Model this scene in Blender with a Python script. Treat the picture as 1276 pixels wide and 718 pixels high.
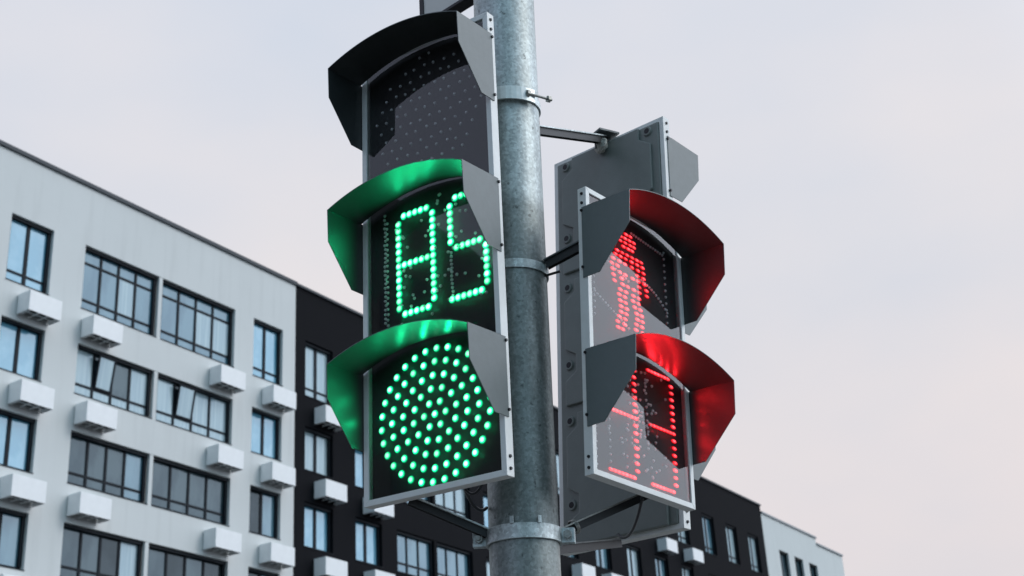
import bpy, bmesh, math, random
from mathutils import Vector, Matrix
random.seed(7)
sc = bpy.context.scene
for o in list(bpy.data.objects): bpy.data.objects.remove(o)
R = math.radians
C = sc.collection
CAMH = 1.6                                    # eye height; survey coordinates below are relative to the eye

# ------------------------------------------------------------------ camera
FPX, PITCH, ROLL = 1767.9, .43242, -.06067
cp, sp, cr, sr = math.cos(PITCH), math.sin(PITCH), math.cos(ROLL), math.sin(ROLL)
right = Vector((1, 0, 0)); upv = Vector((0, -sp, cp)); fwd = Vector((0, cp, sp))
ax = right*cr + upv*sr; ay = upv*cr - right*sr; az = -fwd
cam = bpy.data.cameras.new('camera'); camo = bpy.data.objects.new('camera', cam); C.objects.link(camo)
M = Matrix((ax, ay, az)).transposed().to_4x4(); M.translation = Vector((0, 0, CAMH)); camo.matrix_world = M
cam.sensor_width = 36; cam.lens = 36*FPX/1276; cam.clip_start = .05; cam.clip_end = 2000
cam.dof.use_dof = True; cam.dof.focus_distance = 2.98; cam.dof.aperture_fstop = 9.5
sc.camera = camo

# ------------------------------------------------------------------ sky and sun
W = bpy.data.worlds.new('World'); sc.world = W; W.use_nodes = True
SUN_EL, SUN_AZ = R(34), R(98)                # azimuth clockwise from +Y: behind the camera, to its right
def build_world():
    nt = W.node_tree; N = nt.nodes; L = nt.links; N.clear()
    out = N.new('ShaderNodeOutputWorld'); bg = N.new('ShaderNodeBackground'); L.new(bg.outputs[0], out.inputs[0])
    sky = N.new('ShaderNodeTexSky'); sky.sky_type = 'NISHITA'; sky.sun_disc = False
    sky.sun_elevation = SUN_EL; sky.sun_rotation = SUN_AZ; sky.air_density = 1; sky.dust_density = 3
    tc = N.new('ShaderNodeTexCoord'); sep = N.new('ShaderNodeSeparateXYZ'); L.new(tc.outputs['Generated'], sep.inputs[0])
    # overcast layer: warm pale low down, cooler higher up
    rampz = N.new('ShaderNodeValToRGB'); L.new(sep.outputs['Z'], rampz.inputs[0])
    e = rampz.color_ramp.elements
    e[0].position = 0; e[0].color = (.84, .755, .73, 1)
    e[1].position = 1; e[1].color = (.52, .60, .70, 1)
    for p_, c_ in ((.22, (.85, .78, .775)), (.42, (.80, .79, .82)), (.6, (.76, .785, .85))):
        k = e.new(p_); k.color = (*c_, 1)
    # soft cloud masses
    mp = N.new('ShaderNodeMapping'); mp.inputs['Scale'].default_value = (1.6, 1.6, 3.2); L.new(tc.outputs['Generated'], mp.inputs[0])
    nz = N.new('ShaderNodeTexNoise'); nz.inputs['Scale'].default_value = 2.1; nz.inputs['Detail'].default_value = 4; nz.inputs['Roughness'].default_value = .45
    L.new(mp.outputs[0], nz.inputs[0])
    r2 = N.new('ShaderNodeValToRGB'); L.new(nz.outputs['Fac'], r2.inputs[0])
    r2.color_ramp.elements[0].position = .3; r2.color_ramp.elements[0].color = (.89, .935, .985, 1)
    r2.color_ramp.elements[1].position = .72; r2.color_ramp.elements[1].color = (1.075, 1.025, .995, 1)
    mul = N.new('ShaderNodeMix'); mul.data_type = 'RGBA'; mul.blend_type = 'MULTIPLY'; mul.inputs[0].default_value = 1
    L.new(rampz.outputs[0], mul.inputs[6]); L.new(r2.outputs[0], mul.inputs[7])
    # clearer, bluer sky behind the camera to the right
    dt = N.new('ShaderNodeVectorMath'); dt.operation = 'DOT_PRODUCT'; L.new(tc.outputs['Generated'], dt.inputs[0]); dt.inputs[1].default_value = (.45, -.87, .18)
    mr = N.new('ShaderNodeMapRange'); mr.interpolation_type = 'SMOOTHSTEP'; mr.inputs[1].default_value = -.25; mr.inputs[2].default_value = .75
    L.new(dt.outputs['Value'], mr.inputs[0])
    mx = N.new('ShaderNodeMix'); mx.data_type = 'RGBA'; L.new(mr.outputs[0], mx.inputs[0]); L.new(mul.outputs[2], mx.inputs[6]); mx.inputs[7].default_value = (.36, .60, .76, 1)
    # brightest part of the overcast, round the hidden sun
    d2 = N.new('ShaderNodeVectorMath'); d2.operation = 'DOT_PRODUCT'; L.new(tc.outputs['Generated'], d2.inputs[0]); d2.inputs[1].default_value = (math.sin(R(84))*math.cos(R(26)), math.cos(R(84))*math.cos(R(26)), math.sin(R(26)))
    g2 = N.new('ShaderNodeMapRange'); g2.interpolation_type = 'SMOOTHSTEP'; g2.inputs[1].default_value = .58; g2.inputs[2].default_value = 1.0; L.new(d2.outputs['Value'], g2.inputs[0])
    # heavier cloud on the far left
    d3 = N.new('ShaderNodeVectorMath'); d3.operation = 'DOT_PRODUCT'; L.new(tc.outputs['Generated'], d3.inputs[0]); d3.inputs[1].default_value = (-.93, -.25, .25)
    g3 = N.new('ShaderNodeMapRange'); g3.interpolation_type = 'SMOOTHSTEP'; g3.inputs[1].default_value = .3; g3.inputs[2].default_value = .9; L.new(d3.outputs['Value'], g3.inputs[0])
    mg = N.new('ShaderNodeMix'); mg.data_type = 'RGBA'; L.new(g2.outputs[0], mg.inputs[0]); L.new(mx.outputs[2], mg.inputs[6]); mg.inputs[7].default_value = (1.9, 2.05, 2.35, 1)
    mh = N.new('ShaderNodeMix'); mh.data_type = 'RGBA'; L.new(g3.outputs[0], mh.inputs[0]); L.new(mg.outputs[2], mh.inputs[6]); mh.inputs[7].default_value = (.52, .57, .74, 1)
    sc_ = N.new('ShaderNodeMix'); sc_.data_type = 'RGBA'; sc_.blend_type = 'MULTIPLY'; sc_.inputs[0].default_value = 1
    L.new(sky.outputs[0], sc_.inputs[6]); sc_.inputs[7].default_value = (.1, .1, .1, 1)
    m3 = N.new('ShaderNodeMix'); m3.data_type = 'RGBA'; m3.inputs[0].default_value = .94
    L.new(sc_.outputs[2], m3.inputs[6]); L.new(mh.outputs[2], m3.inputs[7])
    L.new(m3.outputs[2], bg.inputs[0]); bg.inputs[1].default_value = 1.0
build_world()
sun = bpy.data.lights.new('sun', 'SUN'); sun.energy = .7; sun.angle = R(18); sun.color = (1, .97, .93)
so = bpy.data.objects.new('sun', sun); C.objects.link(so); so.location = (20, -20, 40)
sd = Vector((math.sin(SUN_AZ)*math.cos(SUN_EL), math.cos(SUN_AZ)*math.cos(SUN_EL), math.sin(SUN_EL)))
so.rotation_euler = sd.to_track_quat('Z', 'Y').to_euler()
sc.view_settings.view_transform = 'Standard'; sc.view_settings.look = 'None'
sc.view_settings.exposure = 0; sc.view_settings.gamma = 1
sc.render.engine = 'CYCLES'

# ------------------------------------------------------------------ materials
def mat(name, col, rough=.5, metal=0, spec=.5, noise=None, bump=None, emit=None, coat=0, ior=None):
    """noise=(scale, amount, second colour)  bump=(scale, strength)"""
    m = bpy.data.materials.new(name); m.use_nodes = True; nt = m.node_tree; N = nt.nodes; L = nt.links
    b = N['Principled BSDF']; b.inputs['Base Color'].default_value = (*col, 1); b.inputs['Roughness'].default_value = rough
    b.inputs['Metallic'].default_value = metal; b.inputs['Specular IOR Level'].default_value = spec; b.inputs['Coat Weight'].default_value = coat
    b.inputs['Coat Roughness'].default_value = .08
    if ior: b.inputs['IOR'].default_value = ior
    tc = N.new('ShaderNodeTexCoord')
    if noise:
        s, a, c2 = noise
        n = N.new('ShaderNodeTexNoise'); n.inputs['Scale'].default_value = s; n.inputs['Detail'].default_value = 6; n.inputs['Roughness'].default_value = .65
        L.new(tc.outputs['Object'], n.inputs[0])
        mr = N.new('ShaderNodeMapRange'); mr.inputs[1].default_value = .35; mr.inputs[2].default_value = .7; mr.inputs[4].default_value = a; L.new(n.outputs['Fac'], mr.inputs[0])
        mx = N.new('ShaderNodeMix'); mx.data_type = 'RGBA'; L.new(mr.outputs[0], mx.inputs[0]); mx.inputs[6].default_value = (*col, 1); mx.inputs[7].default_value = (*c2, 1)
        L.new(mx.outputs[2], b.inputs['Base Color'])
        rr = N.new('ShaderNodeMapRange'); rr.inputs[3].default_value = max(.02, rough-.06); rr.inputs[4].default_value = rough+.08; L.new(n.outputs['Fac'], rr.inputs[0]); L.new(rr.outputs[0], b.inputs['Roughness'])
    if bump:
        n2 = N.new('ShaderNodeTexNoise'); n2.inputs['Scale'].default_value = bump[0]; n2.inputs['Detail'].default_value = 4; L.new(tc.outputs['Object'], n2.inputs[0])
        bp = N.new('ShaderNodeBump'); bp.inputs['Strength'].default_value = bump[1]; bp.inputs['Distance'].default_value = .01; L.new(n2.outputs['Fac'], bp.inputs['Height']); L.new(bp.outputs[0], b.inputs['Normal'])
    if emit:
        b.inputs['Emission Color'].default_value = (*emit[0], 1); b.inputs['Emission Strength'].default_value = emit[1]
    return m

def galvanised(name, base, dark, stain=.5, dark_below=None):
    m = mat(name, base, .42, .55); nt = m.node_tree; N = nt.nodes; L = nt.links; b = N['Principled BSDF']; tc = N.new('ShaderNodeTexCoord')
    v = N.new('ShaderNodeTexVoronoi'); v.inputs['Scale'].default_value = 170; L.new(tc.outputs['Object'], v.inputs[0])
    mp = N.new('ShaderNodeMapping'); mp.inputs['Scale'].default_value = (1, 1, .25); L.new(tc.outputs['Object'], mp.inputs[0])
    n = N.new('ShaderNodeTexNoise'); n.inputs['Scale'].default_value = 22; n.inputs['Detail'].default_value = 8; n.inputs['Roughness'].default_value = .7; L.new(mp.outputs[0], n.inputs[0])
    n2 = N.new('ShaderNodeTexNoise'); n2.inputs['Scale'].default_value = 130; n2.inputs['Detail'].default_value = 5; n2.inputs['Roughness'].default_value = .75; L.new(tc.outputs['Object'], n2.inputs[0])
    mr = N.new('ShaderNodeMapRange'); mr.inputs[1].default_value = .38; mr.inputs[2].default_value = .66; mr.inputs[4].default_value = stain; L.new(n.outputs['Fac'], mr.inputs[0])
    mx = N.new('ShaderNodeMix'); mx.data_type = 'RGBA'; L.new(mr.outputs[0], mx.inputs[0]); mx.inputs[6].default_value = (*base, 1); mx.inputs[7].default_value = (*dark, 1)
    # spangle
    sp1 = N.new('ShaderNodeMapRange'); sp1.inputs[3].default_value = .8; sp1.inputs[4].default_value = 1.2
    hs = N.new('ShaderNodeSeparateColor'); L.new(v.outputs['Color'], hs.inputs[0]); L.new(hs.outputs[0], sp1.inputs[0])
    sp2 = N.new('ShaderNodeMapRange'); sp2.inputs[1].default_value = .3; sp2.inputs[2].default_value = .7; sp2.inputs[3].default_value = .80; sp2.inputs[4].default_value = 1.12; L.new(n2.outputs['Fac'], sp2.inputs[0])
    mm = N.new('ShaderNodeMath'); mm.operation = 'MULTIPLY'; L.new(sp1.outputs[0], mm.inputs[0]); L.new(sp2.outputs[0], mm.inputs[1])
    vm = N.new('ShaderNodeVectorMath'); vm.operation = 'SCALE'; L.new(mx.outputs[2], vm.inputs[0]); L.new(mm.outputs[0], vm.inputs['Scale'])
    # thin run-off scratches and dark specks
    n3 = N.new('ShaderNodeTexNoise'); n3.inputs['Scale'].default_value = 60; n3.inputs['Detail'].default_value = 3; L.new(tc.outputs['Object'], n3.inputs[0])
    sk = N.new('ShaderNodeMapRange'); sk.inputs[1].default_value = .66; sk.inputs[2].default_value = .72; sk.inputs[4].default_value = .65; L.new(n3.outputs['Fac'], sk.inputs[0])
    m2 = N.new('ShaderNodeMix'); m2.data_type = 'RGBA'; L.new(sk.outputs[0], m2.inputs[0]); L.new(vm.outputs[0], m2.inputs[6]); m2.inputs[7].default_value = (.07, .075, .07, 1)
    res = m2.outputs[2]
    if dark_below:      # darker lower length of the shaft, ending at the middle clamp
        sz = N.new('ShaderNodeSeparateXYZ'); L.new(tc.outputs['Object'], sz.inputs[0])
        gr = N.new('ShaderNodeMapRange'); gr.inputs[1].default_value = dark_below+.02; gr.inputs[2].default_value = dark_below-.02; gr.inputs[4].default_value = .62; L.new(sz.outputs[2], gr.inputs[0])
        gm = N.new('ShaderNodeMix'); gm.data_type = 'RGBA'; gm.blend_type = 'MULTIPLY'; L.new(gr.outputs[0], gm.inputs[0]); L.new(res, gm.inputs[6]); gm.inputs[7].default_value = (.30, .30, .28, 1); res = gm.outputs[2]
    L.new(res, b.inputs['Base Color'])
    r = N.new('ShaderNodeMapRange'); r.inputs[3].default_value = .34; r.inputs[4].default_value = .62; L.new(n2.outputs['Fac'], r.inputs[0]); L.new(r.outputs[0], b.inputs['Roughness'])
    bp = N.new('ShaderNodeBump'); bp.inputs['Strength'].default_value = .25; bp.inputs['Distance'].default_value = .002; L.new(n2.outputs['Fac'], bp.inputs['Height']); L.new(bp.outputs[0], b.inputs['Normal'])
    return m

G = {}
G['pole'] = galvanised('galvanised_pole', (.46, .52, .52), (.24, .27, .265), .8, 3.05)
G['galv'] = galvanised('galvanised_bracket', (.60, .66, .66), (.32, .35, .34), .7)
G['zinc'] = mat('bright_zinc_plate', (.74, .80, .79), .35, .3, noise=(60, .6, (.5, .54, .52)))
G['dark_web'] = mat('shaded_flange', (.02, .022, .024), .5, .2)  # shade on the arms' hanging flanges, put into the colour as near black
G['dark_steel'] = mat('weathered_steel', (.13, .145, .15), .5, .5, noise=(40, .8, (.05, .055, .055)))
G['frame'] = mat('white_painted_aluminium', (.80, .81, .79), .38, 0, noise=(30, .35, (.60, .60, .56)), bump=(300, .05))
G['grey'] = mat('grey_powder_coat', (.132, .158, .158), .42, 0, noise=(60, .3, (.11, .127, .122)), bump=(500, .06))
G['hood_in'] = mat('dark_hood_lining', (.036, .04, .04), .36, 0, spec=.5, noise=(25, .5, (.022, .027, .027)))
G['shell'] = mat('grey_plastic_shell', (.19, .212, .20), .45, 0, noise=(14, .55, (.145, .16, .15)), bump=(350, .08))
G['panel'] = mat('black_display_board', (.022, .023, .024), .5)
G['bolt'] = mat('black_bolt', (.012, .012, .014), .4, .3)
G['nut'] = mat('steel_nut', (.35, .36, .34), .4, .7, noise=(200, .6, (.14, .12, .1)))
G['rubber'] = mat('black_cable', (.015, .016, .02), .4)
G['rust'] = mat('rusty_paint', (.2, .1, .045), .8, noise=(300, .8, (.35, .3, .24)))
G['sealant'] = mat('cracked_white_sealant', (.55, .55, .5), .8, noise=(400, .8, (.25, .25, .22)), bump=(260, .5))
G['unlit'] = mat('unlit_led_lens', (.92, .94, .96), .08, 0, spec=.9, coat=1)

def glass():
    m = bpy.data.materials.new('clear_cover_glass'); m.use_nodes = True; N = m.node_tree.nodes; L = m.node_tree.links; N.clear()
    o = N.new('ShaderNodeOutputMaterial'); t = N.new('ShaderNodeBsdfTransparent'); t.inputs[0].default_value = (.93, .94, .94, 1)
    g = N.new('ShaderNodeBsdfGlossy'); g.inputs['Roughness'].default_value = .015
    f = N.new('ShaderNodeFresnel'); f.inputs[0].default_value = 1.5
    ml = N.new('ShaderNodeMath'); ml.operation = 'MULTIPLY'; ml.inputs[1].default_value = 1.8; ml.use_clamp = True; L.new(f.outputs[0], ml.inputs[0])
    mx = N.new('ShaderNodeMixShader'); L.new(ml.outputs[0], mx.inputs[0]); L.new(t.outputs[0], mx.inputs[1]); L.new(g.outputs[0], mx.inputs[2]); L.new(mx.outputs[0], o.inputs[0])
    tc = N.new('ShaderNodeTexCoord'); n = N.new('ShaderNodeTexNoise'); n.inputs['Scale'].default_value = 5; L.new(tc.outputs['Object'], n.inputs[0])
    bp = N.new('ShaderNodeBump'); bp.inputs['Strength'].default_value = .06; bp.inputs['Distance'].default_value = .004; L.new(n.outputs['Fac'], bp.inputs['Height']); L.new(bp.outputs[0], g.inputs['Normal'])
    return m
G['glass'] = glass()

def led_mat(name, core, edge, strength):
    """a glowing diode lens: white-hot tip, painted glow fading to the rim (uv.x = 0 at the tip, 1 at the rim)"""
    m = bpy.data.materials.new(name); m.use_nodes = True; N = m.node_tree.nodes; L = m.node_tree.links; N.clear()
    o = N.new('ShaderNodeOutputMaterial'); e = N.new('ShaderNodeEmission'); L.new(e.outputs[0], o.inputs[0])
    uv = N.new('ShaderNodeTexCoord'); s = N.new('ShaderNodeSeparateXYZ'); L.new(uv.outputs['UV'], s.inputs[0])
    r = N.new('ShaderNodeValToRGB'); L.new(s.outputs[0], r.inputs[0]); el = r.color_ramp.elements
    el[0].position = .22; el[0].color = (*core, 1); el[1].position = 1; el[1].color = (*[c*.03 for c in edge], 1)
    k = el.new(.46); k.color = (*edge, 1); k = el.new(.68); k.color = (*[c*.22 for c in edge], 1)  # halo round each diode painted as emission fading over the lens
    L.new(r.outputs[0], e.inputs[0])
    br = N.new('ShaderNodeMath'); br.operation = 'MULTIPLY'; L.new(s.outputs[1], br.inputs[0]); br.inputs[1].default_value = strength; L.new(br.outputs[0], e.inputs[1])   # uv.y = each diode's own brightness
    return m
G['led_green'] = led_mat('lit_green_led', (.42, 1, .66), (.0, .85, .30), 2.6)
G['led_red'] = led_mat('lit_red_led', (1, .10, .12), (1, .012, .022), 2.6)

# ------------------------------------------------------------------ mesh helpers
class MB:
    def __init__(s): s.bm = bmesh.new(); s.uv = None
    def box(s, c, d, M=None, mi=0):
        r = bmesh.ops.create_cube(s.bm, size=1); T = Matrix.Translation(Vector(c)) @ (M if M else Matrix.Identity(4)) @ Matrix.Diagonal((*d, 1))
        bmesh.ops.transform(s.bm, matrix=T, verts=r['verts'])
        for f in {f for v in r['verts'] for f in v.link_faces}: f.material_index = mi
    def bar(s, a, b, w, h, up=(0, 0, 1)):
        a, b = Vector(a), Vector(b); d = (b-a); z = d.normalized(); x = Vector(up).cross(z).normalized(); y = z.cross(x)
        Mx = Matrix((x, y, z)).transposed().to_4x4(); s.box((a+b)/2, (w, h, d.length), Mx)
    def cyl(s, a, b, r, r2=None, n=24, cap=True):
        a, b = Vector(a), Vector(b); d = b-a; q = d.to_track_quat('Z', 'Y').to_matrix().to_4x4()
        bmesh.ops.create_cone(s.bm, cap_ends=cap, segments=n, radius1=r, radius2=r if r2 is None else r2, depth=d.length, matrix=Matrix.Translation((a+b)/2) @ q)
    def tube(s, pts, r, n=8):
        pts = [Vector(p) for p in pts]; rings = []
        for i, p in enumerate(pts):
            t = (pts[min(i+1, len(pts)-1)]-pts[max(i-1, 0)]).normalized(); x = t.orthogonal().normalized() if not rings else (px - t*px.dot(t)).normalized(); px = x; y = t.cross(x)
            rings.append([s.bm.verts.new(p + x*r*math.cos(2*math.pi*k/n) + y*r*math.sin(2*math.pi*k/n)) for k in range(n)])
        for A, B in zip(rings, rings[1:]):
            for k in range(n): s.bm.faces.new((A[k], A[(k+1) % n], B[(k+1) % n], B[k]))
        s.bm.faces.new(rings[0][::-1]); s.bm.faces.new(rings[-1])
    def poly(s, pts, mi=0):
        f = s.bm.faces.new([s.bm.verts.new(Vector(p)) for p in pts]); f.material_index = mi; return f
    def prism(s, pts, off, mi=0):
        """solid from a planar outline and an offset vector"""
        off = Vector(off); A = [s.bm.verts.new(Vector(p)) for p in pts]; B = [s.bm.verts.new(Vector(p)+off) for p in pts]; n = len(A)
        fs = [s.bm.faces.new(A[::-1]), s.bm.faces.new(B)] + [s.bm.faces.new((A[k], A[(k+1) % n], B[(k+1) % n], B[k])) for k in range(n)]
        for f in fs: f.material_index = mi
    def build(s, name, mats, parent=None, smooth=None, bevel=0, normals=True):
        if normals: bmesh.ops.recalc_face_normals(s.bm, faces=s.bm.faces[:])
        me = bpy.data.meshes.new(name); s.bm.to_mesh(me); s.bm.free()
        for m in (mats if isinstance(mats, (list, tuple)) else [mats]): me.materials.append(m)
        o = bpy.data.objects.new(name, me); C.objects.link(o)
        if parent is not None: o.parent = parent
        if smooth:
            me.polygons.foreach_set('use_smooth', [True]*len(me.polygons))
            if smooth is not True: me.set_sharp_from_angle(angle=R(smooth))
        if bevel:
            b = o.modifiers.new('bevel', 'BEVEL'); b.width = bevel; b.segments = 2; b.limit_method = 'ANGLE'; b.angle_limit = R(40)
        return o
def tag(o, label, cat, group=None, kind=None):
    if kind: o['kind'] = kind
    if label: o['label'] = label
    if cat: o['category'] = cat
    if group: o['group'] = group
    return o
def empty(name, mw=None, loc=None):
    o = bpy.data.objects.new(name, None); C.objects.link(o); o.empty_display_size = .1
    if mw is not None: o.matrix_world = mw
    if loc is not None: o.location = loc
    return o

# ------------------------------------------------------------------ ground
b = MB(); b.poly([(-600, -600, 0), (600, -600, 0), (600, 600, 0), (-600, 600, 0)])
g = b.build('ground', mat('asphalt', (.055, .055, .057), .9, noise=(.6, .8, (.075, .073, .07)), bump=(60, .5))); tag(g, None, None, kind='structure')
b = MB(); b.box((0, 3.0, .06), (9, 3.4, .12))
g = b.build('pavement', mat('concrete_paving', (.22, .215, .2), .85, noise=(3, .7, (.15, .148, .14)))); tag(g, None, None, kind='structure')

# ------------------------------------------------------------------ apartment blocks (one long facade plane)
YAW, DD = 1.002252, 64.7936
ft = Vector((math.cos(YAW), math.sin(YAW), 0)); fn = Vector((math.sin(YAW), -math.cos(YAW), 0))
FM = Matrix((ft, -fn, Vector((0, 0, 1)))).transposed().to_4x4(); FM.translation = Vector((0, DD, CAMH))   # local x along, y into the building, z up
GZ = -CAMH
def wall_mat(name, col, c2, streak):
    m = mat(name, col, .85, noise=(.35, .6, c2), bump=(9, .15)); nt = m.node_tree; N = nt.nodes; L = nt.links; b = N['Principled BSDF']
    src = b.inputs['Base Color'].links[0].from_socket
    tc = N.new('ShaderNodeTexCoord'); mp = N.new('ShaderNodeMapping'); mp.inputs['Scale'].default_value = (2.2, 2.2, .16); L.new(tc.outputs['Object'], mp.inputs[0])
    n = N.new('ShaderNodeTexNoise'); n.inputs['Scale'].default_value = 1.3; n.inputs['Detail'].default_value = 5; L.new(mp.outputs[0], n.inputs[0])
    r = N.new('ShaderNodeMapRange'); r.inputs[1].default_value = .52; r.inputs[2].default_value = .78; r.inputs[4].default_value = streak; L.new(n.outputs['Fac'], r.inputs[0])
    mx = N.new('ShaderNodeMix'); mx.data_type = 'RGBA'; L.new(r.outputs[0], mx.inputs[0]); L.new(src, mx.inputs[6]); mx.inputs[7].default_value = (*[c*.72 for c in col], 1)
    L.new(mx.outputs[2], b.inputs['Base Color']); return m
G['white_wall'] = wall_mat('white_render', (.625, .645, .635), (.59, .61, .60), .3)
G['pale_wall'] = wall_mat('pale_blue_grey_render', (.60, .63, .62), (.57, .60, .59), .25)
G['black_wall'] = wall_mat('black_brick_cladding', (.008, .0085, .0105), (.011, .011, .0135), .3); G['black_wall'].node_tree.nodes['Principled BSDF'].inputs['Specular IOR Level'].default_value = .08
G['coping'] = mat('dark_metal_coping', (.022, .032, .042), .6, .1)
G['coping_grey'] = mat('grey_metal_coping', (.22, .24, .25), .5, .3)
G['wframe'] = mat('black_window_frame', (.006, .010, .015), .5, 0, spec=.12)
G['ac_white'] = mat('white_metal_basket', (.84, .85, .85), .5, noise=(2.5, .5, (.72, .73, .73)))
G['ac_dark'] = mat('shaded_cooling_unit', (.025, .027, .027), .7, noise=(5, .9, (.13, .13, .12)))  # dark unit, with the shade under the basket put into its colour
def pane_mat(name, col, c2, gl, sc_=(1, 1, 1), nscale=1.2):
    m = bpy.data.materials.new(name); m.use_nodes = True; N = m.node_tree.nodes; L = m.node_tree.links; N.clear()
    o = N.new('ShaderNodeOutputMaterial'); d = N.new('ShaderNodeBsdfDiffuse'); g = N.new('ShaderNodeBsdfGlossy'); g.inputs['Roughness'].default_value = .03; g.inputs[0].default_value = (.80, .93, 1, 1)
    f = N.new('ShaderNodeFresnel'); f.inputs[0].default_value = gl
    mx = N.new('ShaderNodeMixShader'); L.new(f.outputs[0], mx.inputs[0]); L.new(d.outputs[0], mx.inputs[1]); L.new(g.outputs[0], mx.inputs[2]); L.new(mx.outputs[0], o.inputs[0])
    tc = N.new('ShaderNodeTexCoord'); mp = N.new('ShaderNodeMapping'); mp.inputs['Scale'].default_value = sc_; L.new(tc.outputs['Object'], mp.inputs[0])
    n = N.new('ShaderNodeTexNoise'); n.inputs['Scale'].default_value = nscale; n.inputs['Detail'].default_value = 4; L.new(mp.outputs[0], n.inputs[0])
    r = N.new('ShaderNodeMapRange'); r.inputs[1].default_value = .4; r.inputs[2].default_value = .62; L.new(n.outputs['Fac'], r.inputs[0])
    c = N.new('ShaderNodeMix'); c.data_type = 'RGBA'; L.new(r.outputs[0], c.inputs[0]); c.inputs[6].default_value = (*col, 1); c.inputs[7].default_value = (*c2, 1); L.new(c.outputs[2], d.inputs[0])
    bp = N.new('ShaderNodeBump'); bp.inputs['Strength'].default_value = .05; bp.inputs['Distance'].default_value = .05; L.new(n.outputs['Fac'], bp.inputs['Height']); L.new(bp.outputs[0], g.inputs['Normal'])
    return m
PANES = [pane_mat('bright_sky_glass', (.10, .30, .42), (.17, .38, .50), 2.3),  # blue of the mirrored sky painted into the pane's diffuse colour
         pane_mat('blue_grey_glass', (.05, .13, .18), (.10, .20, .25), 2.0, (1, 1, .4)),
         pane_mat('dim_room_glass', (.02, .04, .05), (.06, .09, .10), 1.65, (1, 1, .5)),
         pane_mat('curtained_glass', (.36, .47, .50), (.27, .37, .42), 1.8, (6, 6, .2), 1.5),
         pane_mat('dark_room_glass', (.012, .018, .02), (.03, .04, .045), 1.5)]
TOP = [22.18, 18.59, 15.59, 12.59]; SILL = [19.85, 16.85, 13.85, 10.85]
REC = .2
def facade(name, root, u0, u1, ztop, opens, m, depth=14.):
    """front sheet with real openings and reveals, plus the block's sides, back and roof; local facade coordinates"""
    us = sorted({u0, u1} | {o[0] for o in opens} | {o[1] for o in opens}); zs = sorted({GZ, ztop} | {o[2] for o in opens} | {o[3] for o in opens})
    b = MB()
    for a, c in zip(us, us[1:]):
        for e, f in zip(zs, zs[1:]):
            uc, zc = (a+c)/2, (e+f)/2
            if any(o[0] < uc < o[1] and o[2] < zc < o[3] for o in opens): continue
            b.poly([(a, 0, e), (c, 0, e), (c, 0, f), (a, 0, f)])
    for a, c, e, f in opens:
        d = REC+.08
        b.poly([(a, 0, e), (a, 0, f), (a, d, f), (a, d, e)]); b.poly([(c, 0, e), (c, d, e), (c, d, f), (c, 0, f)])
        b.poly([(a, 0, f), (c, 0, f), (c, d, f), (a, d, f)]); b.poly([(a, 0, e), (a, d, e), (c, d, e), (c, 0, e)])
        b.poly([(a, d, e), (c, d, e), (c, d, f), (a, d, f)])
    b.poly([(u0, 0, GZ), (u0, 0, ztop), (u0, depth, ztop), (u0, depth, GZ)]); b.poly([(u1, 0, GZ), (u1, depth, GZ), (u1, depth, ztop), (u1, 0, ztop)])
    b.poly([(u0, depth, GZ), (u0, depth, ztop), (u1, depth, ztop), (u1, depth, GZ)]); b.poly([(u0, 0, ztop), (u1, 0, ztop), (u1, depth, ztop), (u0, depth, ztop)])
    bmesh.ops.remove_doubles(b.bm, verts=b.bm.verts[:], dist=1e-4)
    return b.build('wall', m, root, normals=False)
def coping(root, u0, u1, z, m, h=.14, depth=14.):
    b = MB(); b.box(((u0+u1)/2, .12, z+h/2-.02), (u1-u0+.02, .42, h)); b.build('coping', m, root)
    b = MB(); b.box(((u0+u1)/2, depth-.12, z+h/2-.02), (u1-u0+.02, .42, h)); return b.build('coping', m, root)
_wcache = {}
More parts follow.
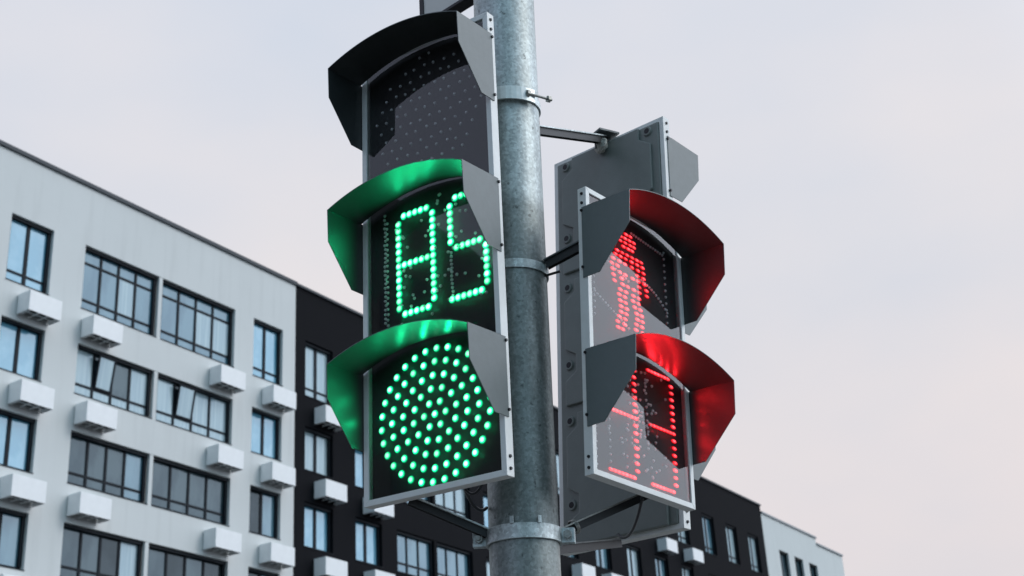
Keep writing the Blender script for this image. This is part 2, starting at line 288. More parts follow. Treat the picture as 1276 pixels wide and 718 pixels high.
def window(root, u0, u1, z0, z1, n, bottom=0, top=0, mats=None, tilt=None, thick=.09, sill=True, label=None):
    """window: frame mesh; child pane mesh (one face per light); lights n across, optional low and high strips"""
    w, h = u1-u0, z1-z0
    key = (round(w, 2), round(h, 2), n, bottom, top, thick)
    f = .105
    nodes = [f + (w-2*f)*k/n for k in range(n+1)]
    zr = [f] + ([bottom] if bottom else []) + ([h-top] if top else []) + [h-f]
    if key not in _wcache:
        b = MB(); y = REC+.03
        b.box((w/2, y, f/2+.001), (w-.004, .07, f)); b.box((w/2, y-.05, h-f/2-.001), (w-.004, .17, f))  # head bar deepened so its black stands in for the soffit's shade
        b.box((f/2+.002, y-.03, h/2), (f, .128, h-2*f-.004)); b.box((w-f/2-.002, y-.03, h/2), (f, .128, h-2*f-.004))
        for x in nodes[1:-1]: b.box((x, y, h/2), (thick, .066, h-2*f))
        for z in zr[1:-1]: b.box((w/2, y, z), (w-2*f, .062, .075))
        b.box((w/2, .07, -.012), (w+.02, .2, .02))           # metal sill flashing
        _wcache[key] = b.build('window', G['wframe'])
        o = _wcache[key]; first = True
    else:
        o = _wcache[key].copy(); C.objects.link(o)
    o.parent = root; o.location = (u0, 0, z0)
    b = MB(); y = REC+.03
    for i in range(n):
        for j in range(len(zr)-1):
            a, c, e, g_ = nodes[i], nodes[i+1], zr[j], zr[j+1]
            dz = .0 if not (tilt and i in tilt and j == len(zr)-(2 if not top else 3)) else .0
            k = mats(i, j, len(zr)-1) if mats else 1
            b.poly([(a, y, e), (c, y, e), (c, y, g_), (a, y, g_)], k)
    p = b.build('pane', PANES, o, normals=False)
    if tilt:
        for i in tilt:
            a, c, e, g_ = nodes[i]+.03, nodes[i+1]-.03, zr[-2]+.03, h-f-.02
            s = MB(); T = .28   # sash tipped inward at its head is seen as a leaning light
            q = lambda x, z, off=0: (x, REC-.06 + off + T*.0, z)
            L_ = c-a; H_ = g_-e
            for (x0, x1, z0_, z1_) in ((0, L_, 0, .06), (0, L_, H_-.06, H_), (0, .06, .06, H_-.06), (L_-.06, L_, .06, H_-.06)):
                s.box(((x0+x1)/2, 0, (z0_+z1_)/2), (x1-x0, .05, z1_-z0_))
            so_ = s.build('open_sash', G['wframe'], o); so_.location = (a, REC-.02, e); so_.rotation_euler = (0, R(0), R(0)); so_.rotation_euler = (R(7), 0, 0) if False else (R(9), 0, 0)
            s2 = MB(); s2.poly([(.06, 0, .06), (L_-.06, 0, .06), (L_-.06, 0, H_-.06), (.06, 0, H_-.06)]); 
            pn = s2.build('sash_pane', PANES[3], o, normals=False); pn.location = so_.location; pn.rotation_euler = so_.rotation_euler
    return o
def ac_box(root, u, zs, w=1.25, label=None, cache=[]):
    """white metal basket for an air conditioner hung on the wall: open louvred floor with the unit inside"""
    zt, zb, d = zs-.40, zs-1.08, .62
    if not cache:
        b = MB(); t = .03
        H_ = zt-zb
        b.box((w/2, -d+t/2, H_/2), (w, t, H_)); b.box((t/2, -d/2, H_/2), (t, d-2*t, H_)); b.box((w-t/2, -d/2, H_/2), (t, d-2*t, H_)); b.box((w/2, -d/2, H_-t/2), (w-2*t, d-2*t, t))
        o = b.build('air_conditioner_basket', G['ac_white'], root, bevel=.012)
        b = MB()
        for k in range(4): b.box((.12+k*(w-.24)/3, -d/2, .035), (.03, d-.08, .03))
        b.box((w/2, -d/2, .06), (w-.1, .03, .03)); l = b.build('louvre', G['ac_white'], o)
        b = MB(); b.box((w/2-.02, -d/2+.02, .30), (w-.16, .46, .38)); b.box((.14, -d/2, .12), (.1, .3, .1)); b.box((w-.3, -d/2, .12), (.1, .3, .1)); i = b.build('cooling_unit', G['ac_dark'], o)
        cache.append(o)
    else:
        o = cache[0].copy(); C.objects.link(o)
        for ch in cache[0].children:
            c = ch.copy(); C.objects.link(c); c.parent = o
    o.parent = root; o.location = (u, 0, zb)
    return o

rnd = random.Random(3)
def pick(w):       # weighted random pane kind per light, the low strip following its neighbours
    def f(i, j, n): return rnd.choices(range(5), w)[0]
    return f
# --- white block on the left
U0, UB = -40., -16.03
root = empty('apartment_block', FM); tag(root, 'white rendered apartment block at the left with wide ribbon windows and white air conditioner baskets', 'building')
WA, WC = (-29.48, -27.8), (-18.36, -16.74); WB1, WB2 = (-26.48, -23.17), (-22.97, -19.36); WZ = (-34.6, -32.9)
cols = [WZ, WA, (-26.48, -19.36), WC]
opens = [(c[0], c[1], SILL[r], TOP[r]) for c in cols for r in range(4)]
facade('wall', root, U0, UB, 24.37, opens, G['white_wall'])
coping(root, U0, UB, 24.37, G['coping'])
for r in range(4):
    b = MB(); b.box(((WB1[1]+WB2[0])/2, .06, (SILL[r]+TOP[r])/2), (.16, .10, TOP[r]-SILL[r]-.01)); b.build('window_pillar', G['white_wall'], root)
for r in range(4):
    bt = .42 if r == 0 else 0
    window(root, WA[0], WA[1], SILL[r], TOP[r], 2, bottom=bt, mats=lambda i, j, n: 0 if r < 3 else 1, thick=.13)
    window(root, WZ[0], WZ[1], SILL[r], TOP[r], 2, bottom=bt, mats=lambda i, j, n: 0, thick=.13)
    window(root, WC[0], WC[1], SILL[r], TOP[r], 2, bottom=bt, mats=(lambda i, j, n: 0) if r < 2 else (lambda i, j, n: 4 if i == 0 else 1), thick=.13)
    if r == 0:
        A = lambda i, j, n: 1 if j != 1 else (1, 1, 3, 1)[i] if rnd.random() < .7 else 1
        B = lambda i, j, n: 1 if j != 1 else (1, 1, 3, 3)[i]
    elif r == 1:
        A = lambda i, j, n: (3, 2, 2, 3)[i] if j == 1 else 3
        B = lambda i, j, n: (3, 4, 3, 3)[i] if j == 1 else 3
    elif r == 2:
        A = lambda i, j, n: (2, 2, 2, 1)[i]
        B = lambda i, j, n: 2
    else:
        A = lambda i, j, n: (2, 2, 4, 3)[i]
        B = lambda i, j, n: 4 if i % 2 else 2
    window(root, WB1[0], WB1[1], SILL[r], TOP[r], 4, bottom=.42, top=.55 if r == 0 else 0, mats=A, tilt=[1] if r == 1 else None)
    window(root, WB2[0], WB2[1], SILL[r], TOP[r], 4, bottom=.42, top=.55 if r == 0 else 0, mats=B, tilt=[1] if r == 1 else None)
    for u in (-34.1, -28.97, -26.43, -20.6, -17.87): ac_box(root, u, SILL[r])
# --- black block in the middle
UE = 27.63
root = empty('apartment_block', FM); tag(root, 'black clad apartment block in the middle with pale baskets and narrow paired windows', 'building')
D2 = [(-15.42, -13.78), (-12.42, -10.78), (-3.45, -1.9), (.1, 1.6), (3.1, 4.6), (6.3, 7.85), (9.55, 11.05), (12.6, 14.1), (15.7, 17.1), (19.0, 20.5), (22.1, 23.6), (25.2, 26.7)]
FW = (-9.8, -4.5)
rows = lambda c: range(4) if c[0] < 0 else range(3) if c[0] < 12 else range(2)
opens = [(c[0], c[1], SILL[r], TOP[r]) for c in D2 for r in rows(c)] + [(FW[0], FW[1], SILL[r], TOP[r]) for r in range(4)]
facade('wall', root, UB, UE, 24.37, opens, G['black_wall'])
b = MB(); b.box((UE+.2, .16, (21.66+GZ)/2), (.4, .3, 21.66-GZ)); b.build('pier', G['black_wall'], root)
coping(root, UB, UE, 24.37, G['coping'], .10)
for c in D2:
    for r in rows(c):
        k = rnd.choice((0, 0, 3)) if c[0] < 0 else rnd.choice((3, 3, 1))
        window(root, c[0], c[1], SILL[r], TOP[r], 2, bottom=.42 if r == 0 else 0, mats=lambda i, j, n: k, thick=.15)
for r in range(4):
    b = MB(); b.box((-7.17, .10, (SILL[r]+TOP[r])/2), (.2, .18, TOP[r]-SILL[r]-.01)); b.build('window_pillar', G['black_wall'], root)
for r in range(4):
    window(root, FW[0], -7.28, SILL[r], TOP[r], 3, bottom=.45, mats=lambda i, j, n: 1 if r else 2)
    window(root, -7.06, FW[1], SILL[r], TOP[r], 3, bottom=.45, mats=lambda i, j, n: 3 if (r == 1 or j == 0) else 1)
for u in (-14.92, -12.01):
    for r in range(4): ac_box(root, u, SILL[r])
for u, rr in ((3.77, (0, 1)), (6.6, (1,)), (12.95, (0, 1)), (16.05, (0, 1)), (-2.9, (2, 3))):
    for r in rr: ac_box(root, u, SILL[r])
# --- far pale block at the right
root = empty('apartment_block', FM); tag(root, 'pale blue grey apartment block far at the right end with stepped parapet', 'building')
D3 = [(29.8, 31.25), (32.2, 33.6), (34.6, 36.0)]
opens = [(c[0], c[1], SILL[r], 21.95 if r == 0 else TOP[r]) for c in D3 for r in range(2)]
facade('wall', root, UE+.003, 36.4, 23.92, opens, G['pale_wall'])
b = MB(); b.box(((36.405+41.)/2, 7, (23.5+GZ)/2), (41-36.405, 13.99, 23.5-GZ)); b.build('end_wall', G['pale_wall'], root)
coping(root, UE+.01, 36.4, 23.92, G['coping_grey'], .12); coping(root, 36.42, 41., 23.5, G['coping_grey'], .12)
for c in D3:
    for r in range(2): window(root, c[0], c[1], SILL[r], 21.95 if r == 0 else TOP[r], 2, mats=lambda i, j, n: 2)

# --- the block across the street behind the camera: its roof edge is what the green signal's glass mirrors
A0 = Vector((-28.5, -9.54, 0)); dv_ = Vector((-.682, -.731, 0)); nv_ = Vector((-.731, .682, 0))
OM = Matrix((dv_, nv_, Vector((0, 0, 1)))).transposed().to_4x4(); OM.translation = A0
root = empty('office_block', OM); tag(root, 'dark brick block across the street whose roof edge is mirrored in the green signal', 'building')
b = MB(); b.box((15, 7, 7.65), (50, 14, 15.3)); b.build('wall', mat('dark_brick', (.035, .03, .028), .9, noise=(2, .7, (.05, .045, .04))), root)
for i in range(9):
    for j in range(4):
        b = MB(); b.box((-6+i*5, -.02, 2.6+j*3.4), (2.2, .06, 1.6)); b.build('window', G['wframe'], root)

# ------------------------------------------------------------------ the pole
PX, SX, PY, SY, PR = -.0219, .0216, 2.7887, -.0374, .07
def pole_at(z): return Vector((PX+SX*z, PY+SY*z, z+CAMH))       # z relative to the eye
pdir = (pole_at(1)-pole_at(0)).normalized()
base = pole_at(-CAMH)
pq = pdir.to_track_quat('Z', 'X').to_matrix().to_4x4()
PM = Matrix.Translation(base) @ pq; PMi = PM.inverted()
pole = empty('signal_pole', PM); tag(pole, 'round galvanised steel pole carrying the traffic signals with clamp bands and bracket arms', 'pole')
b = MB(); b.cyl((0, 0, .15), (0, 0, 6.2), PR, n=96); b.build('shaft', G['pole'], pole, smooth=40)
b = MB(); b.cyl((0, 0, .115), (0, 0, .16), .14, n=48); b.build('base_plate', G['galv'], pole, bevel=.004)
def ray(x, y):
    X = (x-638)/FPX; Y = (359-y)/FPX; a = X*cr-Y*sr; b_ = X*sr+Y*cr
    return Vector((a, cp-b_*sp, sp+b_*cp))
def pole_z(x, y):                                                  # height (in pole coordinates) of the shaft surface seen at that survey sight line
    d = ray(x, y); lo = None
    dl = PMi.to_3x3() @ d; ol = PMi @ Vector((0, 0, CAMH))
    A = dl.x**2+dl.y**2; B = 2*(ol.x*dl.x+ol.y*dl.y); Cc = ol.x**2+ol.y**2-PR**2; disc = max(0, B*B-4*A*Cc); t = (-B-math.sqrt(disc))/(2*A)
    return (ol+dl*t).z
def hit_plane(x, y, Y):                                            # world point on sight line at world depth Y
    d = ray(x, y); return Vector((0, 0, CAMH)) + d*(Y/d.y)
def band(z, h, t, name='clamp_band', m='galv', n=72, a0=0, a1=360):
    b = MB(); ri, ro = PR+.0008, PR+t; steps = n
    ring = []
    for k in range(steps+1):
        a = R(a0+(a1-a0)*k/steps); ring.append([b.bm.verts.new((r_*math.cos(a), r_*math.sin(a), zz)) for r_, zz in ((ri, z-h/2), (ro, z-h/2), (ro, z+h/2), (ri, z+h/2))])
    for A_, B_ in zip(ring, ring[1:]):
        for q in range(4): b.bm.faces.new((A_[q], A_[(q+1) % 4], B_[(q+1) % 4], B_[q]))
    bmesh.ops.remove_doubles(b.bm, verts=b.bm.verts[:], dist=1e-5)
    if a1-a0 < 360: b.bm.faces.new([v for v in ring[0] if v.is_valid][:4]); b.bm.faces.new([v for v in ring[-1] if v.is_valid][:4])
    return b.build(name, G[m], pole, smooth=30, bevel=.0006)

# ------------------------------------------------------------------ traffic lights
PQ, EE, C1, C2, V1, V2 = .3413, -.0067, .0153, .0388, .0653, .2053
HW = .175
def pose(loc, yaw, a, b_, s):
    m = Matrix.Rotation(yaw, 4, 'Z') @ Matrix.Rotation(a, 4, 'X') @ Matrix.Rotation(b_, 4, 'Y') @ Matrix.Scale(s, 4)
    m.translation = Vector(loc)*s + Vector((0, 0, CAMH)); return m
def dome(b, uvl, x, z, r, y0, hgt, n=14, rings=6, sq=1.0):
    """a small lens standing off the board towards -y; uv.x runs 0 (tip) to 1 (rim)"""
    prev = None; own = rnd.uniform(.62, 1.25)
    tip = b.bm.verts.new((x, y0-hgt, z))
    for k in range(1, rings+1):
        t = k/rings; a = t*math.pi/2; rr = r*math.sin(a); yy = y0-hgt*math.cos(a)
        ring = [b.bm.verts.new((x+rr*math.cos(2*math.pi*q/n), yy, z+rr*sq*math.sin(2*math.pi*q/n))) for q in range(n)]
        if prev is None:
            for q in range(n):
                f = b.bm.faces.new((tip, ring[(q+1) % n], ring[q])); f.smooth = True
                for l, u in zip(f.loops, (0, t, t)): l[uvl].uv = (u, own)
        else:
            for q in range(n):
                f = b.bm.faces.new((prev[q], prev[(q+1) % n], ring[(q+1) % n], ring[q])); f.smooth = True
                for l, u in zip(f.loops, (pt, pt, t, t)): l[uvl].uv = (u, own)
        prev, pt = ring, t
YP = .0125            # display board, set back in the frame
YG = .0035            # cover glass
def leds(name, pts, r, m, parent, hgt=.0035, sq=1.0):
    b = MB(); uvl = b.bm.loops.layers.uv.new('UVMap')
    for x, z in pts: dome(b, uvl, x, z, r, YP-.0002, hgt, sq=sq)
    return b.build(name, m, parent, normals=False)
def lights_at(pts, col, power, parent, prefix):
    """the light the lit diodes throw out"""
    for x, z in pts:
        l = bpy.data.lights.new(prefix, 'SPOT'); l.energy = power; l.color = col; l.spot_size = R(172); l.spot_blend = .6; l.shadow_soft_size = 0
        o = bpy.data.objects.new(prefix, l); C.objects.link(o); o.parent = parent; o.location = (x, YP-.0075, z); o.rotation_euler = (R(-90), 0, 0)
def seg_digit(d, x0, x1, zt, zm, zb, nh=6, nv=7):
    S = {'8': 'abcdefg', '5': 'acdfg', '3': 'abcdg', '9': 'abcdfg'}[d]; P = []
    vt = [(zt + (zm-zt)*k/nv) for k in range(1, nv)]; vb = [(zm + (zb-zm)*k/nv) for k in range(1, nv)]
    hx = [x0 + (x1-x0)*(k+.0)/nh for k in range(nh+1)]
    if 'a' in S: P += [(x, zt) for x in hx[1:-1]]
    if 'g' in S: P += [(x, zm) for x in (hx[1:-1])]
    if 'd' in S: P += [(x, zb) for x in (hx[1:-1])]
    if 'a' in S and 'f' not in S: P.append((hx[0], zt))
    if 'd' in S and 'e' not in S: P.append((hx[0], zb))
    if 'a' in S and 'b' not in S: P.append((hx[-1], zt))
    if 'f' in S: P += [(x0, z) for z in vt]
    if 'b' in S: P += [(x1, z) for z in vt]
    if 'e' in S: P += [(x0, z) for z in vb]
    if 'c' in S: P += [(x1, z) for z in vb]
    if 'f' in S and 'e' in S: P.append((x0, zm))
    if 'b' in S and 'c' in S: P.append((x1, zm))
    if d in '35' and d == '3': P.append((x0, zm))
    return P
def traffic_light(label, mw, nsec, symbols, deep=(.110, .107, .133, .2195), group='flat box traffic signals on the pole'):
    T = empty('traffic_light', mw); tag(T, label, 'traffic light', group)
    H = nsec*PQ+2*EE
    # frame: mitred aluminium channel
    fw, dp = .0125, .024
    b = MB()
    def rail(p, q, pi, qi):
        P = [Vector((p[0], 0, p[1])), Vector((q[0], 0, q[1])), Vector((qi[0], 0, qi[1])), Vector((pi[0], 0, pi[1]))]
        b.prism(P, (0, dp, 0))
    o_ = [(-HW, 0), (HW, 0), (HW, H), (-HW, H)]; i_ = [(-HW+fw, fw), (HW-fw, fw), (HW-fw, H-fw), (-HW+fw, H-fw)]
    for k in range(4): rail(o_[k], o_[(k+1) % 4], i_[k], i_[(k+1) % 4])
    b.build('frame', G['frame'], T, bevel=.0009)
    # shell behind
    shell_d = .008
    b = MB(); y0 = dp-.004
    b.box((0, y0+shell_d/2, H/2), (2*HW-.027, shell_d, H-.022))
    sh = b.build('housing', G['shell'], T, bevel=.003)
    yb = y0+shell_d
    for k in range(nsec):                       # pressed back panel of each section: raised panel with notched corners, screw bosses
        za, zb_ = H-EE-(k+1)*PQ, H-EE-k*PQ
        za = max(za, .0)+.004; zb_ = min(zb_, H)-.004
        w = HW-.034; n = .034; v = lambda q: zb_+.004-q
        half = [(w-n, v(.012)), (w-n, v(.044)), (w, v(.066)), (w, v(.188)), (w-n, v(.208)), (w-n, v(.250)), (w, v(.270)), (w, za+.006)]
        out = half + [(-x, z) for x, z in half[::-1]]
        b = MB(); b.prism([(x, yb-.001, z) for x, z in out], (0, .0085, 0))
        b.build('back_panel', G['shell'], sh, bevel=.0025)
        for sx in (-1, 1):
            for zz in (v(.028), v(.229)):
                b = MB(); x = sx*(w-.010)
                b.cyl((x, yb-.001, zz), (x, yb+.005, zz), .0135, .011, n=24); b.build('screw_boss', G['shell'], sh, smooth=40)
                b = MB(); b.cyl((x, yb+.0045, zz), (x, yb+.0056, zz), .0072, n=16); b.build('screw', G['bolt'], sh)
    # display board and cover glass
    b = MB(); b.box((0, YP+.002, H/2), (2*HW-2*fw-.001, .004, H-2*fw-.001)); board = b.build('display_board', G['panel'], T)
    b = MB(); b.poly([(-HW+fw, YG, fw), (HW-fw, YG, fw), (HW-fw, YG, H-fw), (-HW+fw, YG, H-fw)]); b.build('cover_glass', G['glass'], T)
    # hoods
    for k in range(nsec):
        s0 = H-EE-k*PQ; t = .0016
        hd_, h2_, vl_, vb_ = deep; side = [(.012, V1-.008), (-hd_, .062), (-h2_, vl_), (-.034, vb_), (-.004, vb_), (.012, vb_)]
        hw = HW+.0005+t
        b = MB()
        for sx in (-1, 1):       # side cheeks; inner face dark, outer face grey
            for xx, mi in ((sx*(hw-t), 1), (sx*hw, 0)):
                b.poly([(xx, y, s0-v) for y, v in (side if (sx > 0) == (mi == 0) else side[::-1])], mi)
            for q in range(len(side)):
                (y1, v1_), (y2, v2_) = side[q], side[(q+1) % len(side)]
                if q == 0: continue
                b.poly([(sx*(hw-t), y1, s0-v1_), (sx*hw, y1, s0-v1_), (sx*hw, y2, s0-v2_), (sx*(hw-t), y2, s0-v2_)], 0)
        NS = 28; rise = .037
        def arc(yy, v0, off):
            Rr = (hw**2+rise**2)/(2*rise); zc = -(Rr-rise); A_ = math.asin(hw/Rr); P = []
            for q in range(NS+1):
                a = -A_+2*A_*q/NS; P.append((Rr+off)); 
                P[-1] = (math.sin(a)*(Rr+off), yy, s0-v0+zc+math.cos(a)*(Rr+off))
            return P
        fo, fi, bo, bi = arc(-hd_, .062, 0), arc(-hd_, .062, -t), arc(-.003, V1-.008, 0), arc(-.003, V1-.008, -t)
        def strip(A_, B_, mi):
            va = [b.bm.verts.new(p) for p in A_]; vb = [b.bm.verts.new(p) for p in B_]
            for q in range(NS):
                f = b.bm.faces.new((va[q], va[q+1], vb[q+1], vb[q])); f.material_index = mi; f.smooth = True
        strip(fo, bo, 0); strip(bi, fi, 1); strip(fi, fo, 0); strip(bo, bi, 0)
        hd = b.build('hood', [G['grey'], G['hood_in']], T, normals=False)
    # bolts on both flanks
    for sx in (-1, 1):
        zs = [C1, C2, H-C1, H-C2]; vs = [H-EE-k*PQ-v for k in range(nsec) for v in (V1, V2)]
        for z in zs + vs:
            b = MB(); x0 = sx*(HW-.001); ln = .004 if z in zs else .0062
            b.cyl((x0, .0115, z), (x0+sx*ln, .0115, z), .0038, .0030, n=16); b.build('bolt', G['bolt'], T, smooth=50)
    # symbols
    for k, (kind, lit) in enumerate(symbols):
        s0 = H-EE-k*PQ; zc = s0-.18
        un = []; lt = []; r_lit = .0046
        if kind == 'off':
            for i in range(11):
                for j in range(12):
                    x = -.140+.027*i+(.0135 if j % 2 else 0)+rnd.uniform(-.003, .003); z = zc-.140+.0255*j+rnd.uniform(-.003, .003)
                    if (x*x+(z-zc)**2) < .145**2: un.append((x, z))
        elif kind == 'disc':
            zc = s0-.176; lt.append((0, zc)); r_lit = .0090
            for q, (rr, n) in enumerate(((.027, 6), (.054, 12), (.081, 18), (.109, 24), (.136, 30))):
                lt += [(rr*math.cos(2*math.pi*(i+.3*q)/n), zc+rr*math.sin(2*math.pi*(i+.3*q)/n)) for i in range(n)]
        elif kind == '85':
            zt, zm, zb_ = s0-.066, s0-.178, s0-.288
            lt = seg_digit('8', -.085, .006, zt, zm, zb_) + seg_digit('5', .052, .140, zt, zm, zb_)
            r_lit = .0096
            for i in range(26): un += [(-.1225+rnd.uniform(-.0012, .0012), s0-.05-.0098*i), ] 
            for i in range(20): un += [(-.1165+rnd.uniform(-.001, .001), s0-.07-.0122*i)]
            for i in range(13): un += [(.052+rnd.uniform(-.002, .002), zm-.008-.0085*i)]
            for _ in range(70): un.append((rnd.uniform(-.10, .155), s0-rnd.uniform(.04, .31)))
        elif kind == '33':
            zt, zm, zb_ = s0-.042, s0-.170, s0-.306
            lt = seg_digit('3', -.104, -.014, zt, zm, zb_, 7, 8) + seg_digit('3', .040, .122, zt, zm, zb_, 7, 8)
            r_lit = .0105
            for i in range(9): un += [(-.150, s0-.19-.0165*i), (-.104, s0-.18-.0155*i)]
            for _ in range(95): un.append((rnd.gauss(-.005, .05), s0-rnd.uniform(.04, .30)))
            for i in range(12): un += [(.028, zt-.016*i-.01)]
        elif kind == 'man':
            r_lit = .0100; P = []
            def row(z, xs):
                for x in xs: P.append((x, s0-z))
            row(.040, (-.008, .006)); row(.052, (-.022, -.008, .006, .020)); row(.064, (-.022, -.006, .010, .022)); row(.076, (-.014, .002, .014))
            row(.094, (-.040, -.024, -.008, .008, .024, .038)); row(.106, (-.046, -.030, -.014, .006, .024, .042)); row(.120, (-.050, -.030, -.012, .010, .030, .048))
            row(.134, (-.052, -.034, .030, .050)); row(.148, (-.052, -.030, -.012, .012, .030, .050)); row(.162, (-.054, -.028, .028, .052)); row(.176, (-.052, -.026, -.010, .010, .028, .052))
            row(.192, (-.030, -.012, .012, .030)); row(.206, (-.032, -.014, .012, .030)); row(.220, (-.032, -.016, .014, .032)); row(.234, (-.034, -.016, .016, .032)); row(.248, (-.034, -.018, .018, .034)); row(.262, (-.036, -.018, .018, .036)); row(.276, (-.040, -.018, .018, .040)); row(.29, (-.042, -.028, .028, .042))
            lt = [(x*1.12-.014+.004*math.sin(z*90), s0-(.066+((s0-z)-.04)*.98)) for x, z in P]
            for i in range(12): un += [(-.142, s0-.14-.015*i), (.122, s0-.06-.0165*i)]
            for i in range(14): un += [(.02+.008*i, s0-.165-.001*i*i*.3), (-.14+.009*i, s0-.25-.004*i), (-.135+.009*i, s0-.145-.003*i), (.0+.009*i, s0-.055-.001*i)]
        if un: leds('unlit_lenses', [(x, z) for x, z in un if abs(x) < HW-fw-.006], .0036, G['unlit'], board, .004)
        if lt:
            m = G['led_green'] if lit == 'green' else G['led_red']
            leds('lit_symbol', lt, r_lit, m, board, sq=1.0 if lit == 'green' else .5)
            col = (.0, 1, .36) if lit == 'green' else (1, .012, .02)
            src = lt[::2]
            lights_at(src, col, POW[lit]*9/len(src), board, 'diode_glow')
    return T
POW = {'green': .33, 'red': .25}
LP = pose((-.1746, 2.6306, .7942), -.5961, .03016, .03464, 1.0)
RP = pose((.25772, 2.90612, .8480), .85114, .03037, .04418, .95)
KP = pose((.21892, 3.08541, .78694), 2.41284, .02699, -.04816, 1.05)
TL = traffic_light('tall three section signal lit with green 85 above a green disc', LP, 3, [('off', None), ('85', 'green'), ('disc', 'green')])
TR = traffic_light('two section pedestrian signal lit with red standing figure above red 33', RP, 2, [('man', 'red'), ('33', 'red')], deep=(.123, .120, .140, .231))
TK = traffic_light('grey backed signal turned away, behind the red pedestrian signal', KP, 3, [('off', None), ('off', None), ('off', None)])

# ------------------------------------------------------------------ clamps, brackets, wiring
def pl(v): return PMi @ Vector(v)                                   # world -> pole coordinates
zt_, zm_, zb_ = pole_z(645, 119), pole_z(650, 328), pole_z(652, 661)
band(zt_, .018, .004); bm_ = band(zm_, .020, .004); bb_ = band(zb_, .030, .006)
def arm(a, b_, w, h, name='bracket_arm', m='galv'):
    """U-channel arm between two pole-space points: web on top, two flanges hanging"""
    a, b_ = Vector(a), Vector(b_); z = (b_-a).normalized(); x = Vector((0, 0, 1)).cross(z).normalized(); y = z.cross(x)
    o = MB(); t = .003
    for c, ww, hh, mi in ((y*(h/2-t/2), w, t, 0), (x*(w/2-.007)-y*t/2, t, h-t-.0004, 1), (-x*(w/2-.007)-y*t/2, t, h-t-.0004, 1)):
        Mx = Matrix((x, y, z)).transposed().to_4x4(); o.box((a+b_)/2+c, (ww, hh, (b_-a).length), Mx, mi)
    return o.build(name, [G[m], G['dark_web']], pole)
def bolt(a, b_, r=.004, hr=.0085, m='nut', head=True):
    o = MB(); a, b_ = Vector(a), Vector(b_); d = (b_-a).normalized(); o.cyl(a, b_, r, n=12)
    if head: o.cyl(b_-d*.012, b_-d*.005, hr, n=6); o.cyl(a+d*.001, a+d*.008, hr, n=6)
    return o.build('clamp_bolt', G[m], pole)
def on(mw, x, y, z): return pl(mw @ Vector((x, y, z)))
def rim(target, z, r=PR+.004):
    t = Vector(target); v = Vector((t.x, t.y, 0)).normalized()*r; return Vector((v.x, v.y, z))
H3, H2 = 3*PQ+2*EE, 2*PQ+2*EE
# arms to the turned-away light: top, bottom
kt = on(KP, 0.0, .040, H3-.004); kb = pl(hit_plane(771, 677, 3.16))
arm(rim(kt, zt_-.012, PR+.001), Vector((kt.x, kt.y, kt.z)), .026, .020)
b = MB(); b.bar(kt+Vector((0, 0, .012)), kt+Vector((.0, .0, -.03)), .05, .004, (1, 0, 0)); b.box(kt+Vector((0, 0, .010)), (.07, .06, .005)); b.build('end_plate', G['dark_steel'], pole)
b = MB(); bmesh.ops.create_icosphere(b.bm, subdivisions=3, radius=.024, matrix=Matrix.Translation(kt+(rim(kt, kt.z)-kt).normalized()*.012+Vector((0, 0, -.022))) @ Matrix.Diagonal((1, .5, .85, 1)))
rs = random.Random(5)
for v in b.bm.verts: v.co += Vector((rs.uniform(-.002, .002), rs.uniform(-.002, .002), rs.uniform(-.002, .002)))
b.build('sealant_lump', G['sealant'], pole)
arm(rim(kb, zb_-.012), kb, .026, .020, m='dark_steel')
# arms to the pedestrian light
rt = on(RP, -HW+.03, .034, H2-.125); rb = pl(hit_plane(806, 617, 2.88))
arm(rim(rt, zm_+.012), rt, .024, .020, m='dark_steel')
arm(rim(rb, zb_+.012), rb, .030, .018, m='nut')
# arms to the green light
lb = on(LP, -.085, .032, .004); lm = on(LP, .08, .03, 2*PQ-.28); lt_ = on(LP, .08, .03, H3-.2)
arm(rim(lb, zb_+.008), lb, .024, .018, m='galv'); arm(rim(lm, zm_), lm, .024, .018); arm(rim(lt_, zt_), lt_, .024, .018)
# lower clamp ears and bolts
def ear(ang, z, s=.030):
    a = R(ang); c = Vector((math.cos(a), math.sin(a), 0)); tn = Vector((-c.y, c.x, 0))
    o = MB(); Mx = Matrix((c, tn, Vector((0, 0, 1)))).transposed().to_4x4(); o.box(c*(PR+.017)+Vector((0, 0, z)), (.028, .005, s), Mx @ Matrix.Identity(4)); 
    o.box(c*(PR+.017)+Vector((0, 0, z))+tn*.012, (.028, .005, s), Mx); e_ = o.build('clamp_ear', G['galv'], pole, bevel=.001)
    p = c*(PR+.018)+Vector((0, 0, z)); bolt(p-tn*.016, p+tn*.030, .0045, .009)
# world azimuth of the pole frame: find the angle that faces the camera
toc = pl((0, 0, CAMH)); AC = math.degrees(math.atan2(toc.y, toc.x))
ear(AC-96, zb_); ear(AC+82, zb_)
for dang in (-17, 24):
    a = R(AC+dang); c = Vector((math.cos(a), math.sin(a), 0)); o = MB(); tn = Vector((-c.y, c.x, 0)); Mx = Matrix((c, tn, Vector((0, 0, 1)))).transposed().to_4x4()
    o.box(c*(PR+.0075)+Vector((0, 0, zb_+.021)), (.004, .007, .014), Mx); o.build('clamp_tab', G['galv'], pole)
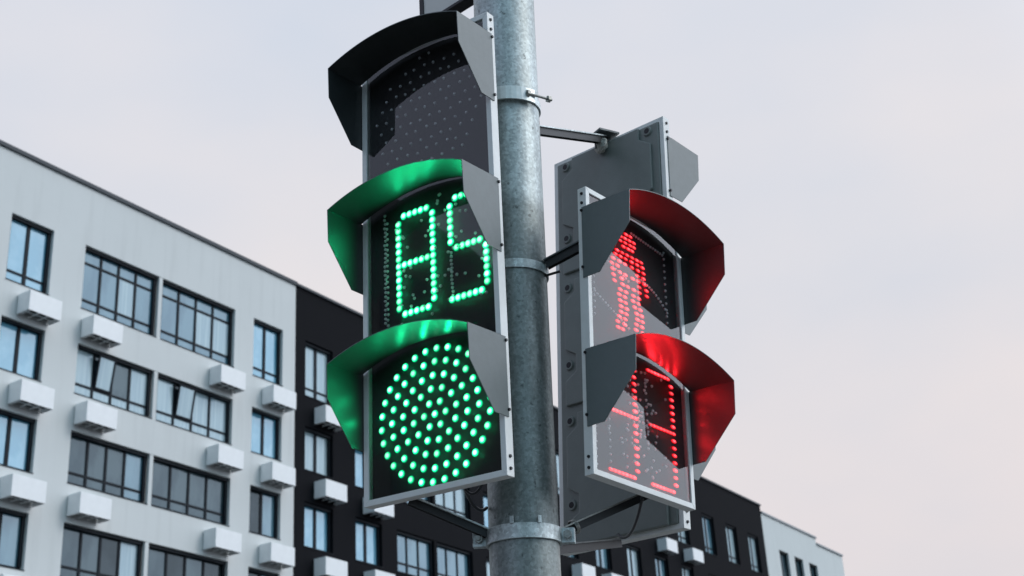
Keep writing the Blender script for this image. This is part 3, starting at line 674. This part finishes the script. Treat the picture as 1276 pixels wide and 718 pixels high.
# upper clamp: bolted plate running from the green signal's hood to a stub bolt
a0, a1 = AC-26, AC+46
b = MB()
for k in range(10):
    a = R(a0+(a1-a0)*k/9); a_ = R(a0+(a1-a0)*(k+1)/9)
    p, q = (Vector((math.cos(t)*(PR+.012), math.sin(t)*(PR+.012), zt_)) for t in (a, a_))
    if k < 9: b.bar(p, q+(q-p)*.06, .003, .024, (0, 0, 1)) if False else b.box((p+q)/2, ((q-p).length*1.12, .004, .032), Matrix.Rotation(math.atan2((q-p).y, (q-p).x), 4, 'Z'))
b.build('clamp_plate', G['zinc'], pole)
a = R(AC+50); c = Vector((math.cos(a), math.sin(a), 0)); tn = Vector((-c.y, c.x, 0)); p = c*(PR+.010)+Vector((0, 0, zt_+.001))
bolt(p-tn*.030, p+tn*.034+c*.02, .003, .008)
a = R(AC+70); c = Vector((math.cos(a), math.sin(a), 0)); p = c*PR+Vector((0, 0, zm_-.012)); bolt(p, p+c*.034+Vector((0, 0, .004)), .0028, .006, 'bolt', False)
# wiring under the signals
def sag(p, q, d, n=14): p, q = Vector(p), Vector(q); return [p.lerp(q, k/n)+Vector((0, 0, -4*d*(k/n)*(1-k/n))) for k in range(n+1)]
def cable(label, pts, r=.0035):
    pts = [PM @ Vector(p) for p in pts]; o = MB(); o.tube(pts, r); c_ = o.build('cable', G['rubber'], smooth=True); tag(c_, label, 'cable', 'black cables under the signals'); return c_
q1 = rim(lb, zb_+.06, PR+.004)
cable('black cable looping from the underside of the green signal to the pole', sag(on(LP, .05, .030, .012), q1, .022))
cable('black cable drooping between the pedestrian signal and the turned away signal', sag(on(RP, .05, .05, .012), kb+Vector((0, 0, .02)), .035))
cable('short black cable loop tucked behind the lower corner of the green signal', sag(on(LP, .10, .030, .010), on(LP, .05, .034, .004), .018, 18), .0028)
# wire tie wound round the pedestrian bracket
b = MB(); cpt = rim(rb, zb_+.012).lerp(rb, .16); dv = (rb-rim(rb, zb_+.012)).normalized(); xx = Vector((0, 0, 1)).cross(dv).normalized(); yy = dv.cross(xx)
pts = [cpt+dv*.0022*(k/14)+(xx*math.cos(2*math.pi*k/14)*.0165+yy*math.sin(2*math.pi*k/14)*.0145) for k in range(14*4)]
b.tube(pts, .0011, 6); tw = b.build('wire_tie', G['nut'], pole, smooth=True)

# ------------------------------------------------------------------ sign box above, seen from behind at the top edge
p1 = hit_plane(530, 34, 3.25); d_ = Vector((math.cos(R(-41.75)), math.sin(R(-41.75)), 0))
sg = empty('sign_box', Matrix.Translation(p1) @ Matrix.Rotation(R(-41.75), 4, 'Z')); tag(sg, 'pale grey sign box with dark edge seen from behind above the green signal', 'sign')
b = MB(); b.box((.19, .0, .3), (.36, .03, .6)); b.build('back_plate', mat('grey_sign_back', (.74, .73, .69), .5, 0, noise=(12, .4, (.62, .61, .58))), sg, bevel=.003)
b = MB(); b.box((.005, .0, .3), (.016, .036, .606)); b.box((.19, .0, -.004), (.36, .036, .01)); b.build('edge_trim', G['bolt'], sg, bevel=.001)
b = MB(); b.bar((.1, -.016, .3), (.36, -.016, .3), .03, .02); b.build('mounting_rail', G['galv'], sg)
